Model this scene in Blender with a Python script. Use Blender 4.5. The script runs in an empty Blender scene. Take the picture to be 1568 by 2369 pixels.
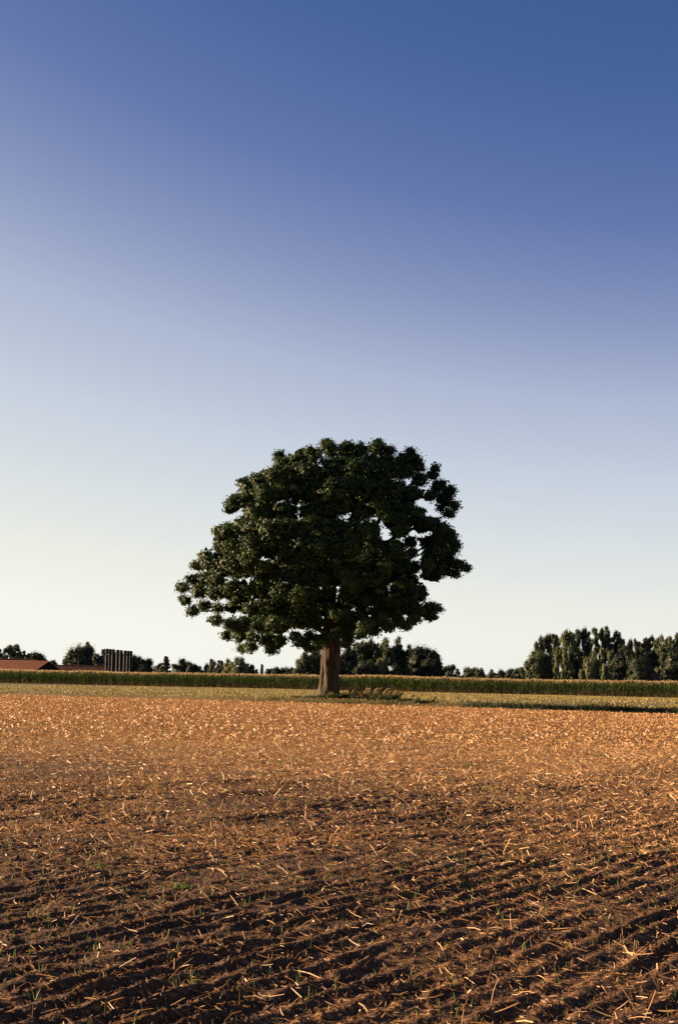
import bpy, math, random
import numpy as np
from mathutils import Matrix, Vector

# ------------------------------------------------------------------ camera, sky, sun, exposure
scene = bpy.context.scene
COL = scene.collection
RNG = np.random.default_rng(11)
random.seed(5)

PITCH, ROLL, EYE = math.radians(6.535), math.radians(0.9), 1.6
FPX = 50.0 / 36.0 * 2369.0                       # focal length in pixels of a 1568 x 2369 picture
_f = np.array([0, math.cos(PITCH), math.sin(PITCH)])
_r0 = np.array([1.0, 0, 0]); _u0 = np.array([0, -math.sin(PITCH), math.cos(PITCH)])
_r = _r0 * math.cos(ROLL) + _u0 * math.sin(ROLL)
_u = _u0 * math.cos(ROLL) - _r0 * math.sin(ROLL)
cam_data = bpy.data.cameras.new('camera'); cam = bpy.data.objects.new('camera', cam_data); COL.objects.link(cam)
cam_data.sensor_fit = 'VERTICAL'; cam_data.sensor_height = 36.0; cam_data.sensor_width = 24.0; cam_data.lens = 50.0
cam_data.clip_start = 0.1; cam_data.clip_end = 20000
cam.matrix_world = Matrix(((_r[0], _u[0], -_f[0], 0), (_r[1], _u[1], -_f[1], 0), (_r[2], _u[2], -_f[2], EYE), (0, 0, 0, 1)))
scene.camera = cam

SUN_EL, SUN_BACK = math.radians(11.0), math.radians(17.0)   # low sun at the left, a little behind the tree
sun_dir = Vector((-math.cos(SUN_BACK) * math.cos(SUN_EL), math.sin(SUN_BACK) * math.cos(SUN_EL), math.sin(SUN_EL)))
world = bpy.data.worlds.new('World'); scene.world = world; world.use_nodes = True
wn, wl = world.node_tree.nodes, world.node_tree.links
wn.clear()
w_out = wn.new('ShaderNodeOutputWorld'); w_bg = wn.new('ShaderNodeBackground'); w_sky = wn.new('ShaderNodeTexSky')
w_sky.sky_type = 'NISHITA'; w_sky.sun_disc = False
w_sky.sun_elevation = SUN_EL
w_sky.sun_rotation = math.radians(-90) + SUN_BACK
w_sky.air_density = 1.0; w_sky.dust_density = 0.35; w_sky.ozone_density = 1.0
# film response of the sky: the physical sky's brightness is mapped through the steep, blue-violet to cream curve of the print film
w_sep = wn.new('ShaderNodeSeparateColor'); wl.new(w_sky.outputs[0], w_sep.inputs[0])
w_div = wn.new('ShaderNodeMath'); w_div.operation = 'DIVIDE'; w_div.inputs[1].default_value = 6.0; wl.new(w_sep.outputs[0], w_div.inputs[0])
w_rmp = wn.new('ShaderNodeValToRGB'); e_ = w_rmp.color_ramp.elements
SKY = [(0.0, (.008, .030, .12)), (0.88, (.036, .094, .262)), (1.12, (.068, .133, .335)), (1.36, (.130, .190, .418)), (1.64, (.242, .306, .518)), (2.02, (.42, .485, .648)), (2.6, (.575, .64, .735)),
       (3.3, (.70, .75, .77)), (4.3, (.83, .845, .785)), (5.6, (.93, .925, .845))]
e_[0].position = 0; e_[0].color = (*SKY[0][1], 1); e_[1].position = SKY[-1][0] / 6; e_[1].color = (*SKY[-1][1], 1)
for p_, c_ in SKY[1:-1]:
    q_ = e_.new(p_ / 6); q_.color = (*c_, 1)
wl.new(w_div.outputs[0], w_rmp.inputs[0])
w_scl = wn.new('ShaderNodeVectorMath'); w_scl.operation = 'SCALE'; w_scl.inputs['Scale'].default_value = 4.35
wl.new(w_rmp.outputs[0], w_scl.inputs[0]); wl.new(w_scl.outputs[0], w_bg.inputs[0]); wl.new(w_bg.outputs[0], w_out.inputs[0])
w_bg.inputs[1].default_value = 0.05

sun_data = bpy.data.lights.new('sun', 'SUN'); sun = bpy.data.objects.new('sun', sun_data); COL.objects.link(sun)
sun_data.energy = 5.0; sun_data.angle = math.radians(0.5); sun_data.color = (1.0, 0.72, 0.44)
sun.rotation_euler = sun_dir.to_track_quat('Z', 'Y').to_euler()
sun.location = (-40, 20, 40)

vs = scene.view_settings
vs.view_transform = 'Standard'; vs.look = 'None'; vs.exposure = 2.2; vs.gamma = 1.0; vs.use_curve_mapping = False
scene.cycles.max_bounces = 6; scene.cycles.diffuse_bounces = 3; scene.cycles.transmission_bounces = 3
scene.cycles.transparent_max_bounces = 4

# ------------------------------------------------------------------ helpers
def at(px, py, D):
    """Point at ground distance D (metres along +Y) seen at a pixel of the 1568-wide picture."""
    d = _f + (px - 784.0) / FPX * _r + (1184.5 - py) / FPX * _u
    k = D / d[1]
    return np.array([d[0] * k, D, EYE + d[2] * k])

def _hash(ix, iy, seed):
    h = (ix.astype(np.int64) * 374761393 + iy.astype(np.int64) * 668265263 + seed * 974634777) & 0xFFFFFFFF
    h = ((h ^ (h >> 13)) * 1274126177) & 0xFFFFFFFF
    return ((h ^ (h >> 16)) & 0xFFFF) / 65535.0

def vnoise(x, y, seed=0):
    x = np.asarray(x, float); y = np.asarray(y, float)
    ix = np.floor(x); iy = np.floor(y); fx = x - ix; fy = y - iy
    fx = fx * fx * (3 - 2 * fx); fy = fy * fy * (3 - 2 * fy)
    a = _hash(ix, iy, seed); b = _hash(ix + 1, iy, seed); c = _hash(ix, iy + 1, seed); d = _hash(ix + 1, iy + 1, seed)
    return (a * (1 - fx) + b * fx) * (1 - fy) + (c * (1 - fx) + d * fx) * fy      # 0..1

def smooth(a, b, x):
    t = np.clip((x - a) / (b - a), 0, 1); return t * t * (3 - 2 * t)

EA = np.array([-22.4, 94.0]); EN = np.array([0.5416, 0.8406]); ED = np.array([0.8406, -0.5416])
def edge_t(x, y): return (x - EA[0]) * EN[0] + (y - EA[1]) * EN[1]      # metres beyond the field edge
def edge_s(x, y): return (x - EA[0]) * ED[0] + (y - EA[1]) * ED[1]      # metres along the edge, to the right
def from_st(s, t): return EA[0] + s * ED[0] + t * EN[0], EA[1] + s * ED[1] + t * EN[1]
T_FLAT = 130.0
def ground_z(x, y):
    t = edge_t(x, y); s = edge_s(x, y)
    bank = 0.12 + 0.10 * smooth(8, 22, s) - 0.10 * smooth(31, 37, s)
    rise = bank * smooth(0.0, 1.2, t)
    fall = -0.00756 * np.clip(t - 1.2, 0, T_FLAT - 1.2)
    und = 0.05 * (vnoise(np.asarray(x) / 9.0, np.asarray(y) / 9.0, 3) - 0.5)
    return rise + fall + und

def furrow_height(x, y, cell):
    """Tilled soil: drill furrows running away to the right, clods and crumbs; octaves finer than the grid are dropped."""
    wob = 0.07 * (vnoise(x / 1.3, y / 1.3, 21) - 0.5) + 0.035 * (vnoise(x / 0.5, y / 0.5, 22) - 0.5)
    u = 0.866 * x - 0.5 * y + wob
    v = 0.5 * x + 0.866 * y
    amp = smooth(0.30, 0.75, vnoise(u / 0.9, v / 2.0, 23))
    per = 0.205
    row = np.floor(u / per)
    ramp = _hash(row, row * 0 + 7, 5)                                     # every row has its own depth
    seg = smooth(.2, .8, vnoise(row * 3.7, v / 0.42, 24)) * 1.1
    ridge = np.cos(u / per * 2 * math.pi)
    h = 0.026 * ridge * (0.48 + 0.52 * amp) * (0.45 + 0.55 * ramp) * (0.35 + 0.9 * seg) * np.clip(1.25 - cell / 0.16, 0, 1)
    for sc, a, sd in ((0.9, 0.016, 31), (0.33, 0.018, 32), (0.15, 0.022, 33), (0.075, 0.023, 34), (0.037, 0.017, 35), (0.019, 0.010, 36)):
        k = np.clip(1.6 - 0.9 * cell / sc * 1.6, 0, 1)
        n = vnoise(x / sc + 13.1 * sd, y / sc - 7.7 * sd, sd)
        n2 = 1 - np.abs(2 * n - 1)                                        # lumpy
        h = h + a * (0.6 * (n - 0.5) + 0.5 * (n2 - 0.5)) * k
    return h

def soil_z(x, y, cell=None):
    x = np.asarray(x, float); y = np.asarray(y, float)
    if cell is None: cell = np.maximum(0.012, 0.0028 * y)
    fade = 1 - smooth(-0.6, 0.3, edge_t(x, y))
    return ground_z(x, y) + furrow_height(x, y, cell) * fade

def tag(o, label=None, cat=None, group=None, kind=None):
    if label: o['label'] = label
    if cat: o['category'] = cat
    if group: o['group'] = group
    if kind: o['kind'] = kind
    return o

def mesh_np(name, verts, faces, mats=None, tone=None, midx=None, smooth_sh=False):
    """verts (n,3), faces (m,k) with one k."""
    verts = np.ascontiguousarray(verts, np.float32); faces = np.ascontiguousarray(faces, np.int32)
    me = bpy.data.meshes.new(name)
    m, k = faces.shape
    me.vertices.add(len(verts)); me.vertices.foreach_set('co', verts.ravel())
    me.loops.add(m * k); me.loops.foreach_set('vertex_index', faces.ravel())
    me.polygons.add(m); me.polygons.foreach_set('loop_start', np.arange(0, m * k, k, dtype=np.int32))
    try: me.polygons.foreach_set('loop_total', np.full(m, k, np.int32))
    except Exception: pass
    if midx is not None: me.polygons.foreach_set('material_index', np.ascontiguousarray(midx, np.int32))
    if smooth_sh: me.polygons.foreach_set('use_smooth', np.ones(m, bool))
    me.update(calc_edges=True)
    if tone is not None:
        a = me.attributes.new('tone', 'FLOAT', 'POINT'); a.data.foreach_set('value', np.ascontiguousarray(tone, np.float32))
    for mt in (mats if isinstance(mats, (list, tuple)) else [mats]):
        if mt: me.materials.append(mt)
    return me

def link(name, me, parent=None, loc=None):
    o = bpy.data.objects.new(name, me); COL.objects.link(o)
    if parent is not None: o.parent = parent
    if loc is not None: o.location = loc
    return o

def empty(name, loc):
    o = bpy.data.objects.new(name, None); COL.objects.link(o); o.location = [float(v) for v in loc]; o.empty_display_size = 0.5
    return o

class MB:
    """Collects boxes, bars and tubes into one small mesh."""
    def __init__(self): self.v = []; self.f = []
    def add(self, vs_, fs):
        b = len(self.v); self.v += [tuple(map(float, p)) for p in vs_]; self.f += [tuple(i + b for i in q) for q in fs]
    def box(self, c, s, rz=0.0):
        co, si = math.cos(rz), math.sin(rz); P = []
        for dz in (-.5, .5):
            for dx, dy in ((-.5, -.5), (.5, -.5), (.5, .5), (-.5, .5)):
                X, Y = dx * s[0], dy * s[1]
                P.append((c[0] + X * co - Y * si, c[1] + X * si + Y * co, c[2] + dz * s[2]))
        self.add(P, [(0, 3, 2, 1), (4, 5, 6, 7), (0, 1, 5, 4), (1, 2, 6, 5), (2, 3, 7, 6), (3, 0, 4, 7)])
    def tube(self, pts, radii, n=8, cap=True):
        pts = [np.array(p, float) for p in pts]; P = []
        for i, p in enumerate(pts):
            t = pts[min(i + 1, len(pts) - 1)] - pts[max(i - 1, 0)]; t = t / (np.linalg.norm(t) + 1e-9)
            a = np.cross(t, (0.31, 0.9, 0.12)); a /= np.linalg.norm(a); b = np.cross(t, a)
            for k in range(n):
                w = 2 * math.pi * k / n
                P.append(p + radii[i] * (a * math.cos(w) + b * math.sin(w)))
        F = [(i * n + k, i * n + (k + 1) % n, (i + 1) * n + (k + 1) % n, (i + 1) * n + k) for i in range(len(pts) - 1) for k in range(n)]
        if cap: F += [tuple(range(n))[::-1], tuple((len(pts) - 1) * n + k for k in range(n))]
        self.add(P, F)
    def mesh(self, name, mat, smooth_sh=False):
        me = bpy.data.meshes.new(name); me.from_pydata(self.v, [], self.f)
        if smooth_sh: me.polygons.foreach_set('use_smooth', np.ones(len(me.polygons), bool))
        me.materials.append(mat); me.update(); return me
    def build(self, name, mat, parent=None, smooth_sh=False):
        return link(name, self.mesh(name, mat, smooth_sh), parent)

# ------------------------------------------------------------------ materials
def new_mat(name):
    m = bpy.data.materials.new(name); m.use_nodes = True
    n = m.node_tree.nodes; l = m.node_tree.links
    b = n['Principled BSDF']; b.inputs['Specular IOR Level'].default_value = 0.15; b.inputs['Roughness'].default_value = 0.85
    return m, n, l, b

def ramp(n, stops, k=0.54):
    stops = [(p, tuple(q * k for q in c)) for p, c in stops]
    r = n.new('ShaderNodeValToRGB'); e = r.color_ramp.elements
    e[0].position, e[0].color = stops[0][0], (*stops[0][1], 1)
    e[1].position, e[1].color = stops[-1][0], (*stops[-1][1], 1)
    for p, c in stops[1:-1]:
        q = e.new(p); q.color = (*c, 1)
    return r

def tone_mat(name, stops, translucent=0.0, rough=0.7, noise=None, spec=0.15):
    """Colour from each piece's own 'tone' value, with a little light let through for leaves."""
    m, n, l, b = new_mat(name)
    a = n.new('ShaderNodeAttribute'); a.attribute_name = 'tone'
    r = ramp(n, stops); l.new(a.outputs['Fac'], r.inputs[0]); l.new(r.outputs[0], b.inputs['Base Color'])
    b.inputs['Roughness'].default_value = rough; b.inputs['Specular IOR Level'].default_value = spec
    if translucent > 0:
        t = n.new('ShaderNodeBsdfTranslucent'); mx = n.new('ShaderNodeMixShader'); mx.inputs[0].default_value = translucent
        l.new(r.outputs[0], t.inputs[0]); l.new(b.outputs[0], mx.inputs[1]); l.new(t.outputs[0], mx.inputs[2])
        l.new(mx.outputs[0], n['Material Output'].inputs[0])
    return m

def noise_mat(name, stops, scale=5.0, stretch=(1, 1, 1), detail=6, rough=0.9, bump=0.0, bump_scale=None, bump_dist=0.02):
    m, n, l, b = new_mat(name)
    tc = n.new('ShaderNodeTexCoord'); mp = n.new('ShaderNodeMapping'); mp.inputs['Scale'].default_value = stretch
    l.new(tc.outputs['Object'], mp.inputs[0])
    t = n.new('ShaderNodeTexNoise'); t.inputs['Scale'].default_value = scale; t.inputs['Detail'].default_value = detail; t.inputs['Roughness'].default_value = 0.65
    l.new(mp.outputs[0], t.inputs[0])
    r = ramp(n, stops); l.new(t.outputs[0], r.inputs[0]); l.new(r.outputs[0], b.inputs['Base Color'])
    b.inputs['Roughness'].default_value = rough
    if bump:
        t2 = n.new('ShaderNodeTexNoise'); t2.inputs['Scale'].default_value = bump_scale or scale * 2; t2.inputs['Detail'].default_value = 8
        l.new(mp.outputs[0], t2.inputs[0])
        bp = n.new('ShaderNodeBump'); bp.inputs['Strength'].default_value = bump; bp.inputs['Distance'].default_value = bump_dist
        l.new(t2.outputs[0], bp.inputs['Height']); l.new(bp.outputs[0], b.inputs['Normal'])
    return m, n, l, b

M = {}
# soil: dark humus with lighter dry crumbs and fine chaff trodden in
m, n, l, b = noise_mat('soil', [(0.30, (0.060, 0.028, 0.012)), (0.52, (0.125, 0.060, 0.027)), (0.72, (0.24, 0.122, 0.056))],
                       scale=14.0, detail=12, bump=1.0, bump_scale=30, bump_dist=0.035)
tc = n.new('ShaderNodeTexCoord')
chaff = n.new('ShaderNodeTexNoise'); chaff.inputs['Scale'].default_value = 24; chaff.inputs['Detail'].default_value = 4; l.new(tc.outputs['Object'], chaff.inputs[0])
patch = n.new('ShaderNodeTexNoise'); patch.inputs['Scale'].default_value = 0.55; patch.inputs['Detail'].default_value = 4; l.new(tc.outputs['Object'], patch.inputs[0])
att = n.new('ShaderNodeAttribute'); att.attribute_name = 'tone'          # how thickly straw litter lies here (0..1)
s1 = n.new('ShaderNodeMath'); s1.operation = 'MULTIPLY_ADD'; s1.inputs[1].default_value = 0.30; l.new(att.outputs['Fac'], s1.inputs[0]); l.new(chaff.outputs[0], s1.inputs[2])
s2 = n.new('ShaderNodeMath'); s2.operation = 'MULTIPLY_ADD'; s2.inputs[1].default_value = 0.25; l.new(patch.outputs[0], s2.inputs[0]); l.new(s1.outputs[0], s2.inputs[2])
mr = n.new('ShaderNodeMapRange'); mr.inputs[1].default_value = 0.76; mr.inputs[2].default_value = 0.98; l.new(s2.outputs[0], mr.inputs[0])
mx = n.new('ShaderNodeMix'); mx.data_type = 'RGBA'
base_ramp = [q for q in n if q.type == 'VALTORGB'][0]
l.new(mr.outputs[0], mx.inputs[0]); l.new(base_ramp.outputs[0], mx.inputs[6]); mx.inputs[7].default_value = (0.325, 0.168, 0.068, 1)
l.new(mx.outputs[2], b.inputs['Base Color'])
M['soil'] = m
M['stubble_soil'] = noise_mat('stubble_soil', [(0.35, (0.13, 0.10, 0.045)), (0.6, (0.27, 0.20, 0.085)), (0.75, (0.33, 0.25, 0.11))], scale=3.0, detail=8)[0]
M['far_ground'] = noise_mat('far_ground', [(0.35, (0.06, 0.045, 0.025)), (0.65, (0.13, 0.10, 0.05))], scale=0.4, detail=8)[0]
M['straw'] = tone_mat('straw', [(0.0, (0.22, 0.11, 0.045)), (0.5, (0.60, 0.312, 0.115)), (1.0, (0.92, 0.57, 0.25))], 0.2, 0.55, spec=0.3)
M['seedling'] = tone_mat('seedling', [(0.0, (0.09, 0.19, 0.03)), (1.0, (0.28, 0.38, 0.08))], 0.35, 0.5)
M['stubble'] = tone_mat('stubble', [(0.0, (0.19, 0.18, 0.045)), (0.5, (0.44, 0.34, 0.105)), (1.0, (0.62, 0.46, 0.16))], 0.2, 0.7)
M['grass'] = tone_mat('grass', [(0.0, (0.022, 0.042, 0.010)), (0.45, (0.055, 0.080, 0.018)), (0.7, (0.24, 0.19, 0.06)), (1.0, (0.46, 0.32, 0.12))], 0.25, 0.6)
M['leaf'] = tone_mat('oak_leaf', [(0.0, (0.012, 0.030, 0.009)), (0.5, (0.042, 0.076, 0.018)), (1.0, (0.12, 0.168, 0.034))], 0.25, 0.55)
M['tree_leaf'] = tone_mat('tree_leaf', [(0.0, (0.042, 0.056, 0.038)), (0.35, (0.13, 0.155, 0.082)), (0.65, (0.23, 0.265, 0.105)), (1.0, (0.42, 0.37, 0.20))], 0.25, 0.65)
M['corn'] = tone_mat('corn_plant', [(0.0, (0.018, 0.060, 0.016)), (0.4, (0.090, 0.200, 0.040)), (0.62, (0.30, 0.38, 0.085)), (0.75, (0.46, 0.31, 0.11)), (1.0, (0.72, 0.55, 0.29))], 0.4, 0.5)
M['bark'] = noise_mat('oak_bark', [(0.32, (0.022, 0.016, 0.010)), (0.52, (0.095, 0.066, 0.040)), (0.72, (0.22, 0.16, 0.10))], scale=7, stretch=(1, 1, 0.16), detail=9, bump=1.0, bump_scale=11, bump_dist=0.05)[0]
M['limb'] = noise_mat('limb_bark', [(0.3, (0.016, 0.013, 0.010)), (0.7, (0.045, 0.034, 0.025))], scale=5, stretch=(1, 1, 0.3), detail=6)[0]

# ------------------------------------------------------------------ the setting: ground sheets
def litter(x, y):
    """How thickly straw litter lies (0..1): thin on the near headland, thick towards the far edge, in patches."""
    t = edge_t(x, y)
    base = 0.29 + 0.55 * smooth(-60, -36, t)
    u = 0.866 * x - 0.5 * y; v = 0.5 * x + 0.866 * y
    p = vnoise(u / 0.8, v / 2.4, 61) * 0.55 + vnoise(x / 3.3, y / 3.3, 62) * 0.30 + vnoise(x / 0.35, y / 0.35, 63) * 0.25
    return np.clip(base + 0.80 * (p - 0.55), 0.0, 1.0)

def grid_faces(nr, nc):
    i = np.arange(nr - 1)[:, None] * nc + np.arange(nc - 1)[None, :]
    return np.stack([i, i + 1, i + nc + 1, i + nc], -1).reshape(-1, 4)

# ploughed field: a fan-shaped grid, fine near the camera and coarser with distance
ny, nx = 720, 420
yy = np.exp(np.linspace(math.log(4.2), math.log(112.0), ny))
uu = np.concatenate([-1 - np.geomspace(.05, 1, 14)[::-1], np.linspace(-1, 1, nx - 28), 1 + np.geomspace(.05, 1, 14)])   # coarse margins far outside the view
Y = np.repeat(yy[:, None], nx, 1); X = np.clip(uu, -1, 1)[None, :] * (0.27 * Y + 1.9) + (np.sign(uu) * np.maximum(np.abs(uu) - 1, 0) * 30)[None, :]
cell = np.maximum(np.gradient(yy)[:, None] * np.ones(nx), (0.54 * Y + 3.8) / (nx - 28))
Z = soil_z(X, Y, cell)
V = np.stack([X, Y, Z], -1).reshape(-1, 3); F = grid_faces(ny, nx)
tcen = edge_t(X, Y).ravel()[F].mean(1)
F = F[tcen < 0.35]
used = np.zeros(len(V), bool); used[F.ravel()] = True; remap = np.cumsum(used) - 1
lit = litter(X, Y).ravel()[used]
soil = link('ploughed_field', mesh_np('ploughed_field', V[used], remap[F], M['soil'], lit, smooth_sh=True)); tag(soil, kind='structure')

# pale stubble field beyond the edge, sloping gently down to the maize
ss = np.linspace(-85, 95, 181)
tt_ = np.concatenate([np.linspace(0.05, 2.0, 14), np.linspace(2.6, 134, 120)])
S, T = np.meshgrid(ss, tt_); X, Y = from_st(S, T)
Z = ground_z(X, Y) - 0.03 * (1 - smooth(0.05, 0.5, T)) + 0.03 * (vnoise(X / 0.8, Y / 0.8, 71) - .5)
st = link('stubble_field', mesh_np('stubble_field', np.stack([X, Y, Z], -1).reshape(-1, 3), grid_faces(len(tt_), len(ss)), M['stubble_soil'], smooth_sh=True)); tag(st, kind='structure')

# ground: one sheet under everything, out to the horizon
rr = np.concatenate([np.linspace(0.5, 300, 120), np.geomspace(310, 9000, 40)]); aa = np.linspace(0, 2 * math.pi, 145)
R, A = np.meshgrid(rr, aa, indexing='ij'); X = R * np.cos(A); Y = R * np.sin(A)
Z = ground_z(X, Y) - 0.16 - 0.04 * smooth(60, 120, R)
g = link('ground', mesh_np('ground', np.stack([X, Y, Z], -1).reshape(-1, 3), grid_faces(len(rr), len(aa)), M['far_ground'], smooth_sh=True)); tag(g, kind='structure')

# ------------------------------------------------------------------ leaf cards
def leaf_quads(P, Nrm, size, aspect=0.62, rng=RNG):
    """Small pointed leaves: centres P, normals Nrm, lengths size."""
    n = len(P)
    r = rng.normal(size=(n, 3)); a = np.cross(Nrm, r); a /= np.linalg.norm(a, axis=1, keepdims=True) + 1e-9
    b = np.cross(Nrm, a); b /= np.linalg.norm(b, axis=1, keepdims=True) + 1e-9
    s = size[:, None]
    k = aspect * .62
    v = np.stack([P - a * s * .5 - b * s * k * .5, P - a * s * .3 + b * s * k * .75, P + a * s * .6], 1)     # a small pointed three-sided leaf
    return v.reshape(-1, 3), np.arange(n * 3).reshape(n, 3)

def unit(v): return v / (np.linalg.norm(v, axis=-1, keepdims=True) + 1e-9)

# ------------------------------------------------------------------ the oak
TREE_Y = 83.6
base = at(764, 1613, TREE_Y); base[2] = float(ground_z(base[0], base[1]))
oak = empty('oak_tree', base)
tag(oak, 'big solitary oak with wide dark green crown standing at the field edge', 'tree')
def cpx(cx, cy): return 376.3 + cx * 0.48, 991.0 + cy * 0.48        # tree sketch units to picture pixels
def oak_pt(cx, cy, dy): return at(*cpx(cx, cy), TREE_Y + dy)
MPU = TREE_Y / FPX * 0.48                                           # metres per sketch unit
CL = """575 172 36;655 152 44;720 120 50;800 100 52;880 100 52;960 105 48;1035 95 46;1090 108 38;1150 145 42;1215 150 46;1240 185 34;1195 115 20;560 130 22;790 70 26;1040 70 24;
468 250 40;535 238 50;612 222 62;690 200 65;770 190 70;850 190 70;930 190 70;1010 180 65;1090 195 62;1170 215 58;1240 245 48;1300 222 30;1330 275 46;1385 300 34;1312 192 16;
405 272 30;350 345 40;415 330 52;490 310 62;570 300 65;650 300 65;730 290 70;810 290 70;890 290 70;970 285 70;1050 290 62;1130 295 55;1190 315 38;1290 325 40;1360 340 48;1405 368 26;1380 410 28;1340 385 22;325 370 24;
430 405 40;500 400 58;580 400 52;720 390 60;800 380 68;880 375 55;960 385 62;1040 380 55;1120 370 45;1180 385 34;1225 400 26;1220 445 36;1285 455 38;1345 485 40;1150 440 38;1090 435 40;
300 495 40;275 500 22;375 480 50;450 490 60;530 480 60;610 480 60;690 470 60;770 470 65;850 490 55;930 500 58;1005 475 42;1010 550 42;1385 530 46;1335 540 38;1275 560 24;1130 500 24;1160 480 26;1195 545 28;1250 480 24;1130 560 28;
270 565 32;330 560 52;420 570 65;500 565 60;590 570 60;670 560 65;750 560 65;840 570 62;920 580 62;1000 600 55;1075 595 46;1135 610 36;1395 590 34;1330 600 34;1290 625 24;1410 560 22;1200 610 24;
220 640 36;165 660 32;265 660 42;340 650 58;420 650 56;480 665 40;600 640 50;680 640 60;760 650 62;840 660 60;920 670 62;1000 680 58;1075 675 50;1140 665 44;1205 655 34;1275 660 36;1345 665 38;1425 655 36;1462 672 18;1325 700 24;1408 700 22;1270 700 16;1370 690 20;
140 730 40;95 768 30;200 720 52;265 720 46;340 700 42;480 720 42;560 700 52;640 710 52;720 720 58;775 720 44;900 740 52;970 750 56;1035 725 44;1150 735 48;1185 755 28;1060 790 36;880 700 50;
105 830 32;175 790 46;240 780 42;320 775 38;395 790 38;490 770 52;570 790 58;650 800 58;730 805 52;790 790 26;900 820 46;970 830 36;1050 840 50;1120 830 46;1195 800 46;1245 800 32;880 780 30;
145 880 30;205 855 36;265 865 26;350 850 38;420 870 46;500 870 58;580 880 58;660 880 56;725 880 40;890 900 40;950 895 28;1030 890 42;1110 885 40;1180 870 36;1230 880 26;1290 865 36;1325 872 16;1290 905 18;785 870 24;
255 925 24;335 950 38;400 950 48;470 950 54;540 950 52;610 930 42;690 940 36;745 940 34;900 955 40;980 940 36;1045 925 36;1090 955 24;1135 930 26;1165 948 16;1212 922 16;830 905 26;
310 998 24;370 1005 34;430 1010 38;500 1010 44;555 1015 30;640 1010 24;700 1005 30;755 1000 36;740 1050 22;885 1005 34;960 985 28;1015 985 20;880 1040 20;830 990 22;
385 1062 24;425 1055 22;520 1068 26;545 1045 22;660 1040 20;705 1055 18"""
clumps = [tuple(float(q) for q in c.split()) for c in CL.replace('\n', '').split(';') if c.strip()]
sub_c, sub_r, sub_o, sub_t, sub_b = [], [], [], [], []
rng = np.random.default_rng(3)
for cx, cy, cr in clumps:
    e = max(0.0, 1 - ((cx - 780) / 700) ** 2 - ((cy - 600) / 560) ** 2)
    half = 7.2 * math.sqrt(e)
    if half < 1.6: deps = [rng.uniform(-.9, -.2), rng.uniform(.2, .9)]
    elif half < 3.8: deps = [-half * rng.uniform(.45, .9), half * rng.uniform(.3, .9)]
    else: deps = [-half * rng.uniform(.72, 1.0), half * rng.uniform(.6, 1.0), -rng.uniform(.15, .5) * half, rng.uniform(.0, .4) * half]
    if cy > 900 and half > 1.6: deps = [-rng.uniform(5.2, 7.8), -rng.uniform(2.4, 4.8)] + ([half * rng.uniform(-.3, .4)] if cy < 970 else [])
    for di, dy in enumerate(deps):
        jit = (rng.normal(size=2) * cr * (0.10 + .16 * di)) if half > 3.8 else (rng.normal(size=2) * cr * .06)
        c = oak_pt(cx + jit[0], cy + jit[1], dy)
        Rm = cr * MPU * (TREE_Y + dy) / TREE_Y * (1.04 if half > 3.8 else 0.94)
        n = int(11 + (Rm / 0.6) ** 2 * 16 * (1.0 if di < 2 else 0.75))
        d = unit(rng.normal(size=(n, 3))); rad = rng.uniform(0.15, 1.0, n) ** 0.5
        off = d * rad[:, None] * max(Rm - .10, .55 * Rm) * np.array([1.0, 1.0, 0.88])
        ctone = rng.normal(0.5, 0.10)
        sub_c.append(c + off); sub_r.append(rng.uniform(0.14, 0.36, n)); sub_o.append(unit(d * 0.8 + unit(c - oak_pt(780, 640, 0))[None] * 0.7))
        sub_b.append(np.full(n, 1.0 if di < 2 else 1.55)); sub_t.append(np.clip(ctone + rng.normal(0, .10, n), 0, 1))
SC, SR, SO, ST, SB = map(np.concatenate, (sub_c, sub_r, sub_o, sub_t, sub_b))
# open spaces between the boughs, as upright ellipses across the crown (sketch units)
GAPS = """1290 412 30 22;1345 455 22 16;1235 345 18 13;1075 508 22 20;1205 488 18 11;1245 515 18 19;1190 580 28 11;1238 602 26 12;1150 548 9 13;520 637 24 12;560 640 11 11;850 786 12 19;740 232 17 10;910 440 13 11;655 380 12 13;
300 835 18 13;375 890 17 15;330 905 13 11;415 840 10 9;250 890 15 11;375 735 13 8;415 738 11 7;150 800 9 7;205 775 9 7;960 890 15 11;1165 900 15 14;1100 745 15 14;690 960 12 10;625 975 15 14;760 1000 12 8;1020 150 10 8;1090 245 16 8;930 165 11 11;960 350 9 7;1150 370 16 10;
1330 400 14 12;1010 440 12 10;1050 640 10 8;985 800 12 9;1010 860 12 8;920 860 10 9;780 915 8 12;745 880 7 6;470 610 8 7;720 285 9 8;1290 650 12 7;1355 690 8 8;1180 665 9 7;820 480 7 6;860 350 8 7;580 380 9 7;1260 375 10 8;320 437 38 19;222 548 36 42;150 602 50 30;92 702 40 36;390 185 70 42;495 148 34 30;618 108 22 22;1445 470 34 40;1320 775 56 26;1300 735 60 12;1450 585 18 22;200 965 60 24;1130 100 10 14;1275 165 18 24;60 860 30 40"""
G_ = np.array([[float(q) for q in c.split()] for c in GAPS.replace('\n', '').split(';')])
gu = (SC[:, 0] - oak_pt(780, 600, 0)[0]) / MPU + 780; gv = 600 - (SC[:, 2] - oak_pt(780, 600, 0)[2]) / MPU
inside = (((gu[:, None] - G_[:, 0]) / (G_[:, 2] + 9)) ** 2 + ((gv[:, None] - G_[:, 1]) / (G_[:, 3] + 9)) ** 2 < 1).any(1)
SC, SR, SO, ST, SB = SC[~inside], SR[~inside], SO[~inside], ST[~inside], SB[~inside]
NL = 34
P = np.repeat(SC, NL, 0); Rr = np.repeat(SR, NL); O = np.repeat(SO, NL, 0); Tn = np.repeat(ST, NL); Bg = np.repeat(SB, NL)
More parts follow.
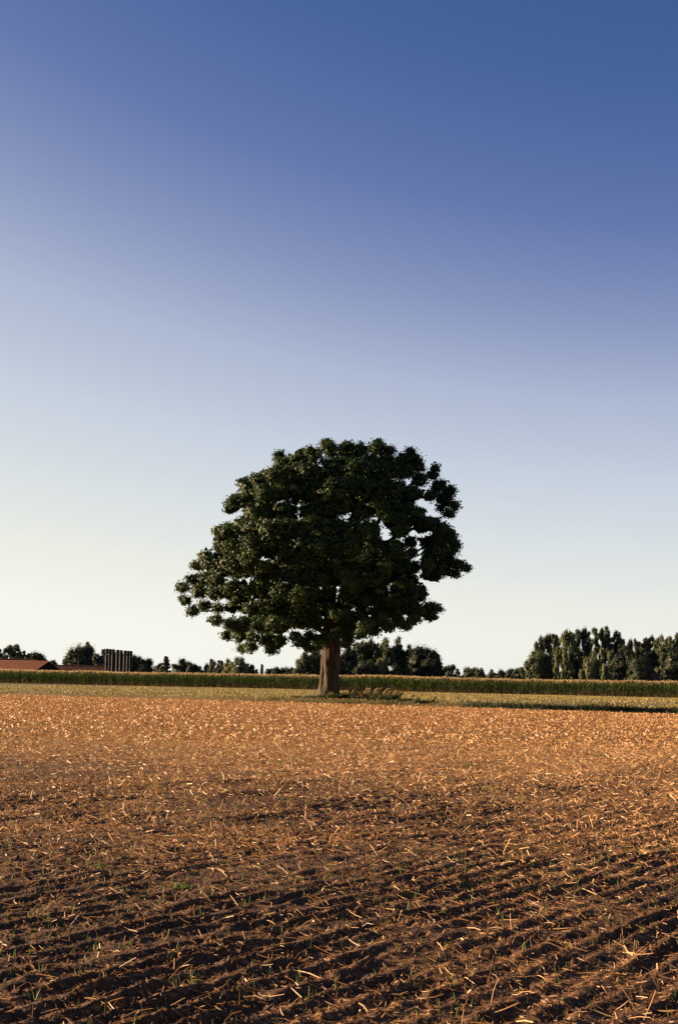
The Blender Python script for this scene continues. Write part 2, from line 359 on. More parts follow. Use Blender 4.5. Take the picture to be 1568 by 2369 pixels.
d = unit(rng.normal(size=P.shape)); P = P + d * (np.minimum(np.abs(rng.normal(0, .68, len(P))), 1.25) * Rr)[:, None] * np.array([1.15, 1.15, .85])
Nn = unit(O * 0.85 + d * 0.3 + rng.normal(size=P.shape) * 0.42 + np.array([0, 0, .12]))
gu = (P[:, 0] - oak_pt(780, 600, 0)[0]) / MPU + 780; gv = 600 - (P[:, 2] - oak_pt(780, 600, 0)[2]) / MPU
ok = np.ones(len(P), bool)
for g_ in G_: ok &= ((gu - g_[0]) / g_[2]) ** 2 + ((gv - g_[1]) / g_[3]) ** 2 > rng.uniform(.75, 1.25, len(P))
P, Nn, Tn, Bg = P[ok], Nn[ok], Tn[ok], Bg[ok]
V, F = leaf_quads(P - base, Nn, rng.uniform(.09, .165, len(P)) * Bg, 1.25, rng)
tone = np.repeat(np.clip(Tn + rng.normal(0, .13, len(P)), 0, 1), 3)
link('crown', mesh_np('oak_crown', V, F, M['leaf'], tone), oak)

def bark_tube(path, radii, n=40, rough=0.06, flare=0.0, seed=0, seglen=0.12):
    """Smooth tube along a path with vertical bark ridges; flare spreads root buttresses at the foot."""
    path = np.array(path, float); radii = np.array(radii, float)
    L = np.concatenate([[0], np.cumsum(np.linalg.norm(np.diff(path, axis=0), axis=1))])
    m = max(6, int(L[-1] / seglen)); q = np.linspace(0, L[-1], m)
    k = np.arange(len(L))
    def interp(a):                                                   # Catmull-Rom through the points
        out = np.empty((m,) + a.shape[1:])
        for i, s in enumerate(q):
            j = min(np.searchsorted(L, s, 'right') - 1, len(L) - 2); w = (s - L[j]) / (L[j + 1] - L[j] + 1e-9)
            p0, p1, p2, p3 = a[max(j - 1, 0)], a[j], a[j + 1], a[min(j + 2, len(a) - 1)]
            out[i] = .5 * ((2 * p1) + (-p0 + p2) * w + (2 * p0 - 5 * p1 + 4 * p2 - p3) * w * w + (-p0 + 3 * p1 - 3 * p2 + p3) * w ** 3)
        return out
    C = interp(path); Rd = np.maximum(interp(radii[:, None])[:, 0], 0.01)
    tg = unit(np.gradient(C, axis=0)); ref = np.array([0.15, 0.97, 0.1])
    a = unit(np.cross(tg, ref)); bb = np.cross(tg, a)
    th = np.linspace(0, 2 * math.pi, n, endpoint=False)
    TH, Q = np.meshgrid(th, q)
    rid = vnoise(np.cos(TH) * 4.5 + 30, np.sin(TH) * 4.5 + Q * 0.9 + 10, 90 + seed) - .5
    rid2 = vnoise(np.cos(TH) * 9 + 70, np.sin(TH) * 9 + Q * 2.2, 91 + seed) - .5
    rr_ = Rd[:, None] * (1 + rough * 1.6 * rid + rough * 1.2 * rid2)
    if flare: rr_ = rr_ * (1 + flare * np.exp(-Q / 0.45) * (0.55 + 0.45 * np.cos(5 * TH + 0.6)))
    V = C[:, None, :] + rr_[..., None] * (a[:, None, :] * np.cos(TH)[..., None] + bb[:, None, :] * np.sin(TH)[..., None])
    i = np.arange(m - 1)[:, None] * n + np.arange(n)[None]; i2 = np.arange(m - 1)[:, None] * n + (np.arange(n)[None] + 1) % n
    F = np.stack([i, i2, i2 + n, i + n], -1).reshape(-1, 4)
    return V.reshape(-1, 3), F
def pxp(px, py, dy=0.0): return at(px, py, TREE_Y + dy) - base
foot = pxp(760, 1612); foot[2] = -0.35
k0 = TREE_Y / FPX
V, F = bark_tube([foot, pxp(761, 1600), pxp(763.5, 1560), pxp(766, 1510), pxp(768, 1450), pxp(770, 1405)],
                 [29 * k0, 25 * k0, 21.2 * k0, 21.2 * k0, 19.5 * k0, 17.5 * k0], n=72, rough=0.12, flare=0.16)
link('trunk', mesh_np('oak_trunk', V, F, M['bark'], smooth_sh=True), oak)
# forked limbs reaching from the trunk head into the crown
head = (769, 1420)
limbs = [
 ([(766, 1415, 0), (768, 1370, -.3), (768, 1300, -.5), (760, 1200, -.6), (740, 1110, -.4), (725, 1050, 0)], [15, 12.5, 10, 7, 4, 1.5]),
 ([(776, 1415, 0), (796, 1375, .2), (806, 1300, .5), (815, 1200, .6), (830, 1110, .4), (850, 1045, 0)], [13, 11, 9, 6.5, 4, 1.5]),
 ([(764, 1430, 0), (735, 1395, -1.2), (690, 1350, -2.2), (630, 1290, -2.8), (570, 1240, -2.6), (530, 1230, -2)], [11, 9, 7.5, 5.5, 3.5, 1.2]),
 ([(762, 1450, 0), (720, 1425, -.6), (660, 1395, -1.0), (585, 1372, -1.2), (510, 1362, -1), (440, 1362, -.6)], [10, 8.5, 7, 5.5, 3.5, 1.2]),
 ([(762, 1470, 0), (725, 1450, -2), (680, 1440, -3.4), (620, 1440, -4), (570, 1470, -4)], [9, 7, 5.5, 4, 1.5]),
 ([(778, 1430, 0), (815, 1395, -.8), (870, 1350, -1.2), (930, 1322, -1.2), (1000, 1308, -1), (1070, 1306, -.4)], [11, 9, 7, 5.5, 3.5, 1.2]),
 ([(776, 1455, 0), (820, 1430, .8), (880, 1412, 1.2), (940, 1405, 1), (1005, 1408, .6)], [9, 7, 5.5, 3.5, 1.2]),
 ([(778, 1475, 0), (805, 1465, -1), (850, 1462, -2.2), (900, 1452, -2.6)], [8, 6, 4, 1.3]),
 ([(800, 1345, .4), (850, 1290, .3), (910, 1245, 0), (975, 1215, -.2), (1035, 1190, 0)], [8, 6.5, 5, 3.5, 1.2]),
 ([(806, 1300, .5), (860, 1225, 1.4), (920, 1150, 1.8), (970, 1100, 1.4)], [7.5, 6, 4, 1.3]),
 ([(767, 1330, -.4), (715, 1260, -1.4), (650, 1195, -2), (590, 1150, -1.6), (545, 1155, -1)], [8, 6.5, 5, 3.5, 1.2]),
 ([(764, 1250, -.6), (715, 1180, -.6), (670, 1110, -.4), (650, 1070, 0)], [6.5, 5, 3.5, 1.3]),
 ([(770, 1400, .6), (765, 1350, 3), (750, 1290, 5), (720, 1240, 6)], [9, 7, 5, 1.5]),
 ([(780, 1400, .6), (820, 1360, 2.6), (860, 1310, 4.4), (900, 1290, 5.6)], [9, 7, 5, 1.5]),
 ([(776, 1415, -.6), (802, 1362, -2.6), (800, 1290, -4.6), (810, 1230, -5.8)], [9, 7, 5, 1.5]),
 ([(705, 1362, -2), (680, 1320, -4), (660, 1280, -5), (640, 1250, -5.4)], [6, 4.5, 3.2, 1.2]),
 ([(900, 1335, -1.2), (950, 1285, -1), (1000, 1258, -.6), (1045, 1250, -.4)], [4.5, 3.5, 2.5, 1.0]),
 ([(600, 1376, -1.2), (560, 1400, -1), (500, 1412, -.8), (450, 1415, -.5)], [4.5, 3.5, 2.5, 1.0]),
]
for i, (pts, rad) in enumerate(limbs):
    V, F = bark_tube([pxp(*p) for p in pts], [r * k0 * 0.8 for r in rad], n=12, rough=0.05, seed=i, seglen=0.3)
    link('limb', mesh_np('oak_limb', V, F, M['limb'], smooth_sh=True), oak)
# twigs: thin sticks from each limb to leaf bunches, as one part
tw = MB(); sel = rng.choice(len(SC), 520, replace=False)
LP = np.concatenate([np.array([pxp(*p) for p in pts[1:]]) for pts, _ in limbs])
for j in sel:
    c = SC[j] - base; dd = np.linalg.norm(LP - c, axis=1); w = dd + 3 * np.maximum(0, LP[:, 2] - c[2] - .5); a = LP[np.argmin(w)]
    ln = np.linalg.norm(c - a)
    if ln > 1.5: continue
    mid = (a + c) / 2 + rng.normal(size=3) * .12 * ln + np.array([0, 0, .06 * ln])
    tw.tube([a, mid, c], [.035 + .006 * ln, .028, .012], 4, False)
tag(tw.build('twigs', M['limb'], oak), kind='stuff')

# ------------------------------------------------------------------ trees beyond the maize
GZ = -0.75
def far_tree(kind, px, top, hw, D, tone, label, seed, name=None):
    rng = np.random.default_rng(seed)
    b = at(px, 1550 + .0157 * px, D); b[2] = GZ
    H = float(at(px, top, D)[2] - GZ); W = hw * D / FPX * {'ragged': 1.5, 'poplar': 1.35, 'round': 1.35 if hw < 25 else 1.16, 'bush': 1.5}.get(kind, 1.0)
    nm = name or {'round': 'deciduous_tree', 'ragged': 'deciduous_tree', 'poplar': 'poplar_tree', 'willow': 'willow_tree', 'conifer': 'pine_tree', 'bush': 'bush'}[kind]
    root = empty(nm, b)
    tag(root, label, 'bush' if kind == 'bush' else 'tree', 'trees and bushes on the skyline beyond the maize')
    lf = 0.30 * D / 360                                                   # leaf bunch size
    C, Rr = [], []                                                        # lumps of the crown, relative to the foot
    depth = W * 0.85
    if kind == 'round' or kind == 'bush':
        nb = int(np.clip(W * H * 2.0, 32, 200)); zb = H * (0.12 if kind == 'round' else 0.05)
        while len(C) < nb:
            p = rng.uniform(-1, 1, 3); z = .5 + .5 * p[2]; q = math.hypot(p[0], p[1]); lim = math.sqrt(max(0, 1 - max(0, (z - .38) / .62) ** 2)) * (.86 + .14 * min(1, z / .3))
            if q > lim or (q < .4 * lim and z < .6): continue
            C.append((p[0] * W * .78, p[1] * depth * .8, H * (.04 + .86 * z))); Rr.append(rng.uniform(.20, .36) * min(W, H * .6) + .15)
    elif kind == 'ragged':
        nb = int(np.clip(W * H * 2.4, 60, 240))
        while len(C) < nb:
            p = rng.uniform(-1, 1, 3); z = (p[2] + 1) / 2
            lim = (0.75 + 0.25 * math.sin(z * 9 + seed)) * (1 - max(0, z - .6) ** 2 * 3.4)
            if p[0] ** 2 + p[1] ** 2 > lim ** 2: continue
            C.append((p[0] * W * .8, p[1] * depth, H * (.06 + .86 * z))); Rr.append(rng.uniform(.12, .32) * min(W, H * .5) + .12)
    elif kind == 'poplar':
        for k in range(int(np.clip(H * 2.6, 26, 60))):
            z = (k + rng.uniform()) / int(np.clip(H * 2.6, 26, 60)); w = W * (0.55 + .45 * math.sin(min(1, z * 1.25) * math.pi * .62)) * (1 - max(0, z - .78) * 1.7)
            a = rng.uniform(0, 6.28); r = math.sqrt(rng.uniform(0.05, 1)) * w * .72
            C.append((r * math.cos(a), r * math.sin(a), H * (.06 + .91 * z))); Rr.append(W * rng.uniform(.34, .55))
    elif kind == 'willow':
        for k in range(int(np.clip(W * H * 1.0, 40, 120))):
            a = rng.uniform(0, 6.28); r = math.sqrt(rng.uniform(.1, 1)); zt = H * (1 - .42 * r * r) * rng.uniform(.86, .98)
            z = zt * (1 - rng.uniform(0, .85) ** 1.3)
            C.append((r * W * .88 * math.cos(a), r * W * .75 * math.sin(a), z)); Rr.append(W * rng.uniform(.15, .25) + .1)
    else:
        for k in range(26):
            z = k / 26.0; w = W * (1 - z) ** .8 * (.75 + .35 * ((k * 7) % 5) / 4); a = k * 2.4 + rng.uniform(-.4, .4)
            for f in (.35, .85): C.append((w * f * math.cos(a), w * f * math.sin(a), H * (.08 + .90 * z) + .05 * H * f * .3)); Rr.append(W * .13 + .12)
    C = np.array(C); Rr = np.array(Rr); nb = len(C)
    area = 2 * hw * max(8.0, (1553 + .0157 * px - top))
    N = int(np.clip(area * 6.5, 1200, 11000)); N = max(N, nb * 19)
    idx = rng.choice(nb, N, p=Rr ** 2 / (Rr ** 2).sum())
    d = unit(rng.normal(size=(N, 3))); rad = np.minimum(np.abs(rng.normal(0, .72, N)), 1.05)
    st_ = np.array([1, 1, 1.0])
    if kind == 'poplar': st_ = np.array([.9, .9, 1.5])
    if kind == 'willow': st_ = np.array([.8, .8, 1.7])
    if kind == 'conifer': st_ = np.array([1.3, 1.3, .55])
    P = C[idx] + d * (rad * Rr[idx])[:, None] * st_
    P[:, 2] *= H / np.quantile(P[:, 2], .998); P[:, 2] = np.maximum(P[:, 2], .1)
    out = unit(C[idx] * np.array([1, 1, .6]) - np.array([0, 0, H * .25]))
    Nn = unit(out * .5 + d * .6 + rng.normal(size=(N, 3)) * .4 + np.array([0, 0, .15]))
    k3 = np.repeat(np.arange(nb), 3)                                      # larger leafy sprays close the heart of every lump
    P = np.concatenate([P, C[k3] + rng.normal(0, .12, (len(k3), 3)) * Rr[k3][:, None]]); Nn = np.concatenate([Nn, unit(rng.normal(size=(len(k3), 3)))])
    V, F = leaf_quads(P, Nn, np.concatenate([(1.9 - 1.1 * rad) * rng.uniform(.75, 1.2, N) * lf, 1.5 * Rr[k3]]), 1.2, rng)
    if kind in ('willow', 'poplar'):                                      # sprays hang or stand along the branch
        q = V.reshape(-1, 3, 3); c = q.mean(1, keepdims=True); V = (c + (q - c) * np.array([.75, .75, 1.6 if kind == 'willow' else 1.35])).reshape(-1, 3)
    lump = np.clip(rng.normal(0, .10, nb), -.25, .25)[idx]
    tn = np.concatenate([np.clip(tone + lump + rng.normal(0, .08, N), 0, 1), np.full(len(k3), max(0, tone - .08))])
    link('crown', mesh_np(nm + '_crown', V, F, M['tree_leaf'], np.repeat(tn, 3)), root)
    mb = MB(); rt = max(.12, min(.45, W * .09))
    mb.tube([(0, 0, -.3), (0.05 * W, 0, H * .3), (-.04 * W, 0, H * .62), (0, 0, H * .85)], [rt, rt * .8, rt * .5, rt * .15], 7)
    for k in range(5):
        c = C[rng.integers(nb)]; z0 = H * rng.uniform(.15, .5)
        mb.tube([(0, 0, z0), (c[0] * .5, c[1] * .5, z0 + (c[2] - z0) * .6), tuple(c)], [rt * .45, rt * .3, rt * .1], 5, False)
    mb.build('trunk', M['limb'], root)
    return root

FT = [  # kind, x, top, half width, distance, tone, label
 ('round', -4, 1501, 9, 395, .18, 'dark tree cut off by the left border of the photo, behind the red roof'),
 ('ragged', 18, 1493, 13, 400, .30, 'left lobe of the tall loose trees behind the long red roof'),
 ('ragged', 36, 1491, 15, 404, .24, 'tallest dark green tree rising behind the long red roof'),
 ('round', 55, 1506, 8, 400, .12, 'small dark tree right beside the tallest tree behind the red roof'),
 ('bush', 66, 1511, 8, 398, .32, 'small olive bush between two dark trees over the red roof ridge'),
 ('round', 86, 1508, 20, 396, .14, 'round dark tree behind the red roof just left of the dark gable'),
 ('bush', 108, 1527, 6, 420, .42, 'tiny bush peeping over the peak of the dark gable'),
 ('bush', 123, 1526, 13, 415, .45, 'low pale bush between the dark gable and the big round oak'),
 ('round', 189, 1489, 39, 380, .20, 'big round dark tree just left of the row of chimneys'),
 ('ragged', 203, 1486, 12, 384, .20, 'pointed top shoot of trees in the middle of the big round dark crown'),
 ('round', 226, 1513, 12, 372, .12, 'low dark tree behind the steel frame left of the chimneys'),
 ('ragged', 238, 1502, 7, 430, .85, 'pale brownish treetop showing just left of the first chimney'),
 ('round', 262, 1505, 19, 386, .14, 'dark tree showing between the left chimneys of the row'),
 ('round', 290, 1509, 19, 388, .18, 'dark tree showing between the right chimneys of the row'),
 ('round', 316, 1515, 20, 378, .30, 'dark green tree directly right of the last chimney'),
 ('round', 336, 1523, 19, 374, .26, 'low tree sloping down to the right beyond the chimneys'),
 ('bush', 361, 1540, 6, 420, .34, 'tiny bush in the skyline gap right of the chimneys'),
 ('bush', 371, 1533, 9, 418, .22, 'low bush at the left foot of the ragged pine'),
 ('conifer', 384, 1519, 19, 410, .18, 'ragged pine tree with pointed top left of the main tree'),
 ('round', 424, 1524, 22, 415, .22, 'broad rounded dark tree right of the ragged pine'),
 ('round', 444, 1531, 11, 412, .08, 'darkest tree at the right end of the broad rounded crown'),
 ('bush', 460, 1540, 10, 420, .16, 'low bush in the dip between two tree groups left of the main tree'),
 ('bush', 478, 1535, 12, 412, .30, 'green bush at the left foot of the small round tree'),
 ('round', 491, 1525, 10, 410, .22, 'small round tree third from the right in the left skyline group'),
 ('round', 509, 1528, 11, 408, .10, 'small dark tree touching the pale greyish tree'),
 ('round', 528, 1524, 11, 404, .80, 'pale greyish tree on the left of a pair'),
 ('round', 552, 1519, 17, 402, .72, 'taller brownish tree of the pale pair left of the main tree'),
 ('bush', 571, 1535, 10, 405, .22, 'dark bush sloping down right of the pale brownish tree'),
 ('round', 583, 1537, 6, 405, .10, 'small dark tree ending the pale pair on its right'),
 ('bush', 594, 1548, 3, 430, .20, 'speck of a bush alone above the maize left of the oak'),
 ('conifer', 606, 1538, 5, 460, .22, 'little pointed tree standing by itself in the low skyline'),
 ('bush', 622, 1546, 9, 470, .24, 'low hedge right of the little pointed tree'),
 ('bush', 648, 1542, 16, 460, .14, 'long low dark bushes under the left branches of the oak'),
 ('bush', 672, 1543, 12, 455, .14, 'low dark bush touching the tree left of the oak trunk'),
 ('ragged', 705, 1508, 18, 350, .50, 'olive sunlit tree behind the maize left of the oak trunk'),
 ('round', 732, 1500, 22, 352, .28, 'dark tree just left of the oak trunk under its crown'),
 ('bush', 692, 1530, 10, 346, .42, 'olive bush with a leaning twig at the far left of the trees behind the trunk'),
 ('round', 804, 1492, 22, 350, .20, 'dark tree immediately right of the oak trunk'),
 ('ragged', 835, 1483, 20, 356, .28, 'loose topped tree under the right branches of the oak'),
 ('ragged', 862, 1478, 19, 358, .34, 'grey green loose tree touching the lowest right oak branch'),
 ('ragged', 890, 1476, 18, 354, .52, 'pale olive tall tree in the group right of the oak trunk'),
 ('ragged', 918, 1474, 17, 358, .30, 'tallest tree of the group right of the oak with open crown'),
 ('round', 942, 1492, 14, 356, .10, 'dark tree filling the notch before the big round dark crown'),
 ('bush', 925, 1524, 17, 344, .10, 'dark bush in the gap before the round black crown right of the oak'),
 ('bush', 782, 1526, 20, 340, .12, 'dark undergrowth half hidden behind the oak trunk'),
 ('bush', 850, 1526, 22, 342, .16, 'dark undergrowth below the loose grey green trees right of the oak'),
 ('willow', 884, 1510, 17, 345, .58, 'short pale tree in front of the group right of the oak'),
 ('round', 978, 1491, 43, 350, .08, 'big round almost black tree right of the oak'),
 ('round', 1003, 1520, 22, 346, .06, 'low dark tree at the right foot of the round black crown'),
 ('round', 1040, 1537, 13, 420, .38, 'small grey green round tree next to the big black one'),
 ('bush', 1057, 1547, 5, 430, .48, 'tiny pale bush on the skyline right of the oak'),
 ('round', 1092, 1543, 27, 430, .36, 'wide low olive tree clump in the gap right of the oak'),
 ('round', 1108, 1545, 14, 428, .46, 'olive bush on the right end of the wide low clump'),
 ('bush', 1137, 1548, 8, 440, .30, 'small low bush in the middle of the right skyline gap'),
 ('bush', 1157, 1548, 13, 440, .40, 'low rounded bush before the darker bushes of the right skyline'),
 ('bush', 1179, 1546, 9, 430, .18, 'dark low bush second from the big right wood'),
 ('bush', 1195, 1545, 9, 428, .38, 'olive low bush beside the big right wood'),
 ('bush', 1207, 1543, 8, 426, .28, 'small bush touching the left edge of the big right wood'),
 ('round', 1238, 1503, 27, 384, .46, 'olive bushy tree forming the left edge of the big right wood'),
 ('round', 1262, 1512, 24, 386, .40, 'full green tree behind the left edge of the right wood'),
 ('poplar', 1246, 1482, 11, 420, .40, 'first and lowest poplar at the left of the wood'),
 ('poplar', 1256, 1472, 11, 424, .34, 'poplar second from the left in the right wood'),
 ('poplar', 1270, 1467, 10, 424, .30, 'poplar third from the left with a forked top'),
 ('poplar', 1282, 1467, 10, 422, .26, 'dark poplar just before the notch in the right wood'),
 ('poplar', 1289, 1470, 7, 426, .14, 'thin dark poplar on the left of the notch'),
 ('poplar', 1311, 1459, 16, 408, .62, 'tall sunlit olive poplar right of the notch'),
 ('poplar', 1325, 1466, 8, 416, .24, 'narrow dark poplar touching the sunlit olive one'),
 ('poplar', 1336, 1457, 9, 424, .20, 'dark poplar rising left of the highest crown line'),
 ('poplar', 1353, 1453, 10, 424, .24, 'tall poplar with pointed tip over the pale willows'),
 ('poplar', 1363, 1462, 8, 430, .20, 'poplar in the dip of the highest crown line'),
 ('poplar', 1377, 1453, 9, 426, .32, 'greyish poplar in the highest part of the wood'),
 ('poplar', 1391, 1454, 9, 424, .34, 'grey green poplar left of the highest treetop'),
 ('poplar', 1406, 1450, 11, 422, .24, 'highest poplar of the right wood'),
 ('poplar', 1427, 1460, 10, 424, .16, 'dark round topped poplar right of the highest one'),
 ('poplar', 1438, 1473, 9, 420, .34, 'lower poplar on the downward slope of the wood'),
 ('poplar', 1453, 1480, 11, 418, .12, 'dark poplar before the dip in the right wood'),
 ('poplar', 1472, 1479, 7, 430, .16, 'thin dark poplar just right of the dip'),
 ('poplar', 1480, 1485, 7, 432, .34, 'short thin poplar right of the dip'),
 ('poplar', 1491, 1476, 8, 430, .52, 'reddish topped poplar near the right border'),
 ('poplar', 1504, 1471, 9, 430, .46, 'poplar with a single spike top near the right border'),
 ('poplar', 1512, 1480, 6, 434, .30, 'thin poplar squeezed between two taller ones at right'),
 ('poplar', 1525, 1470, 12, 428, .58, 'broad pale poplar with loose crown at right'),
 ('poplar', 1540, 1476, 9, 426, .16, 'dark poplar third from the right border'),
 ('poplar', 1551, 1473, 9, 424, .38, 'olive poplar second from the right border'),
 ('poplar', 1564, 1466, 10, 420, .32, 'tall poplar cut by the right border of the photo'),
 ('willow', 1289, 1497, 14, 380, .56, 'pale drooping tree in front of the notch in the right wood'),
 ('willow', 1309, 1508, 14, 378, .52, 'low grey drooping tree left of the dark gap in the wood'),
 ('round', 1326, 1510, 14, 392, .08, 'almost black tree in the gap left of the big olive willow'),
 ('willow', 1364, 1510, 24, 372, .66, 'left half of the big olive willows in front of the wood'),
 ('willow', 1402, 1501, 25, 370, .70, 'big sunlit olive willow in front of the poplars'),
 ('round', 1434, 1514, 17, 384, .14, 'dark tree right of the big olive willow'),
 ('round', 1454, 1505, 16, 396, .12, 'deep green tree under the dip in the right wood'),
 ('bush', 1479, 1522, 22, 366, .26, 'dark green rounded bush left of the small brick shed'),
 ('round', 1510, 1506, 20, 402, .14, 'dark tree standing behind the small brick shed'),
 ('ragged', 1530, 1498, 12, 398, .44, 'grey loose tree behind the right end of the brick shed'),
 ('round', 1560, 1502, 26, 374, .24, 'big green tree right of the brick shed at the photo border'),
]
for i, row in enumerate(FT): far_tree(*row, seed=100 + i)

# ------------------------------------------------------------------ farm buildings
def tile_material(name, c1, c2):
    m, n, l, b = noise_mat(name, [(0.3, c1), (0.7, c2)], scale=1.3, detail=9)
    tc = n.new('ShaderNodeTexCoord'); w = n.new('ShaderNodeTexWave'); w.inputs['Scale'].default_value = 1.1; w.bands_direction = 'X'; l.new(tc.outputs['Object'], w.inputs[0])
    bp = n.new('ShaderNodeBump'); bp.inputs['Distance'].default_value = .06; bp.inputs['Strength'].default_value = .6
    l.new(w.outputs[0], bp.inputs['Height']); l.new(bp.outputs[0], b.inputs['Normal']); return m
M['tile'] = tile_material('red_roof_tile', (0.15, 0.042, 0.024), (0.25, 0.080, 0.045))
M['tile_pale'] = tile_material('weathered_roof_tile', (0.20, 0.072, 0.042), (0.31, 0.13, 0.076))
M['brick'] = noise_mat('brick', [(0.3, (0.13, 0.065, 0.045)), (0.7, (0.24, 0.135, 0.095))], scale=2.5, detail=8)[0]
M['dark_cladding'] = noise_mat('dark_cladding', [(0.3, (0.012, 0.013, 0.016)), (0.7, (0.028, 0.029, 0.034))], scale=2.0, stretch=(6, 6, .4), detail=4)[0]
M['steel'] = noise_mat('galvanised_steel', [(0.3, (0.020, 0.021, 0.026)), (0.7, (0.040, 0.042, 0.050))], scale=1.5, detail=6, rough=.6)[0]
M['black_pipe'] = noise_mat('black_stack', [(0.3, (0.008, 0.008, 0.010)), (0.7, (0.017, 0.016, 0.020))], scale=1.2, stretch=(1, 1, .4), detail=5, rough=.7)[0]
M['pale_trim'] = noise_mat('pale_trim', [(0.3, (0.38, 0.33, 0.28)), (0.7, (0.5, 0.45, 0.40))], scale=2, detail=4)[0]

def barn(apex, rz, length, half, ridge_h, pitch, label, roof_mat, gable_mat, name='barn'):
    """Gabled barn; apex is the ground point under the near end of the ridge, the ridge runs along -x before the turn rz."""
    root = empty(name, apex); root.rotation_euler = (0, 0, rz); tag(root, label, 'barn')
    eave = ridge_h - half * math.tan(pitch); th = .16; ov = .35
    for s in (-1, 1):                                                   # side walls
        w = MB(); w.box((-length / 2, s * (half - .12), eave / 2), (length - .3, .24, eave)); w.build('wall', M['brick'], root)
    for x in (-.12, -length + .12):
        gm = MB(); P = [(-half + .26, 0), (half - .26, 0), (half - .26, eave), (0, ridge_h - .14), (-half + .26, eave)]
        vv = [(x - .11, a, b_) for a, b_ in P] + [(x + .11, a, b_) for a, b_ in P]
        gm.add(vv, [(0, 4, 3, 2, 1), (5, 6, 7, 8, 9)] + [(i, (i + 1) % 5, 5 + (i + 1) % 5, 5 + i) for i in range(5)])
        gb = gm.build('gable_wall', gable_mat, root)
        if x > -1:                                                      # big sliding door and boards on the near gable
            dm = MB(); dm.box((.06, 0, 1.1), (.08, 2.6, 2.2)); dm.build('door', M['dark_cladding'], gb)
    for s in (-1, 1):                                                   # two roof slopes
        rm = MB(); e = (s * (half + ov), eave - ov * math.tan(pitch)); r_ = (0, ridge_h)
        vv = [(ov, e[0], e[1]), (ov, s * .02, r_[1]), (-length - ov, s * .02, r_[1]), (-length - ov, e[0], e[1])]
        vv += [(a, b_, c + th) for a, b_, c in vv]
        rm.add(vv, [(0, 1, 2, 3), (7, 6, 5, 4), (0, 4, 5, 1), (1, 5, 6, 2), (2, 6, 7, 3), (3, 7, 4, 0)])
        rf = rm.build('roof_slope', roof_mat, root)
        ct = MB()                                                       # raised tile courses along the slope
        nco = 9
        for k in range(nco):
            f = (k + .5) / nco; yv = e[0] + (s * .05 - e[0]) * f; zv = e[1] + (r_[1] - e[1]) * f + th + .02
            ct.box((-length / 2, yv, zv), (length + 2 * ov - .04, .05, .05))
        tag(ct.build('tile_course', roof_mat, rf), kind='stuff')
        vb = MB(); vb.tube([(ov + .03, e[0], e[1] + .1), (ov + .03, s * .02, r_[1] + .1)], [.09, .09], 4); vb.build('verge_board', M['dark_cladding'], root)
    rd = MB(); rd.tube([(ov, 0, ridge_h + th), (-length - ov, 0, ridge_h + th)], [.16, .16], 6); rd.build('ridge_tiles', M['tile_pale'], root)
    return root

def ground_pt(px, D): p = at(px, 1550, D); p[2] = GZ; return p
hz = lambda px, py, D: float(at(px, py, D)[2] - GZ)
ax = math.atan2(-0.443, 0.896)
barn(ground_pt(110, 325), ax, 46, 6.4, hz(110, 1530.5, 325) - .16, math.radians(24), 'red tiled barn with a dark gable end at the far left beyond the maize', M['tile'], M['dark_cladding'])
barn(ground_pt(83, 352), math.radians(-4), 40, 7.0, hz(83, 1526, 352) - .16, math.radians(20), 'paler roofed barn whose ridge shows above the red roof at far left', M['tile_pale'], M['dark_cladding'])
barn(ground_pt(241.5, 338), math.radians(-3), 15.5, 5.0, hz(241, 1541, 338) - .16, math.radians(24), 'low long red roofed shed between the dark gable and the chimneys', M['tile_pale'], M['pale_trim'], name='shed')

# row of black exhaust stacks in a steel frame
sx = [246.7, 253.7, 261.1, 271.2, 279.2, 288.5, 295.5, 302.0]
sy = [1500.7, 1501.6, 1502.0, 1503.2, 1504.0, 1504.9, 1505.5, 1506.0]
sD = [322 + 18 * (x - 246.7) / 55.3 for x in sx]
o0 = ground_pt(246.7, 322)
bank = empty('exhaust_stack_row', o0); tag(bank, 'row of eight black capped exhaust stacks in a steel frame', 'chimneys')
def rel(px, py, D): return at(px, py, D) - o0
stack_mats = M['black_pipe']
for x, y, D in zip(sx, sy, sD):
    p = ground_pt(x, D) - o0; top = hz(x, y, D)
    m = MB(); m.tube([(p[0], p[1], 0), (p[0], p[1], top - 1.25)], [.36, .36], 12); s_ = m.build('stack', M['black_pipe'], bank, False)
    m = MB(); m.tube([(p[0], p[1], top - 1.22), (p[0], p[1], top - 1.1), (p[0], p[1], top - .1), (p[0], p[1], top)], [.35, .40, .40, .34], 12); m.build('cap', M['black_pipe'], s_)
    m = MB(); m.tube([(p[0], p[1], 2.9), (p[0], p[1], 3.02)], [.38, .38], 12); m.build('collar', M['steel'], s_)
for zx, yt in ((290, 1524), (455, 1524), (545, 1522), (640, 1502.6), (765, 1512), (880, 1505), (1000, 1513), (1100, 1508), (1185, 1507)):
    x = (330 + zx / 8.253) * .6272; D = 322 + 18 * (x - 246.7) / 55.3 - 1.0
    if zx == 455: yt = 1513
    if zx == 290: yt = 1512
    p = ground_pt(x, D) - o0; top = hz(x, yt, D)
    m = MB(); m.box((p[0], p[1], top / 2), (.10 if zx != 1100 else .18, .10, top), .1); m.build('post', M['steel'], bank)
def bar(a, b_, w, nm):
    m = MB(); m.tube([a, b_], [w, w], 4); m.build(nm, M['steel'], bank)
X = lambda zx: (330 + zx / 8.253) * .6272
Yv = lambda zy: (2380 + zy / 8.253) * .6272
Dd = lambda x: 322 + 18 * (x - 246.7) / 55.3 - 1.25
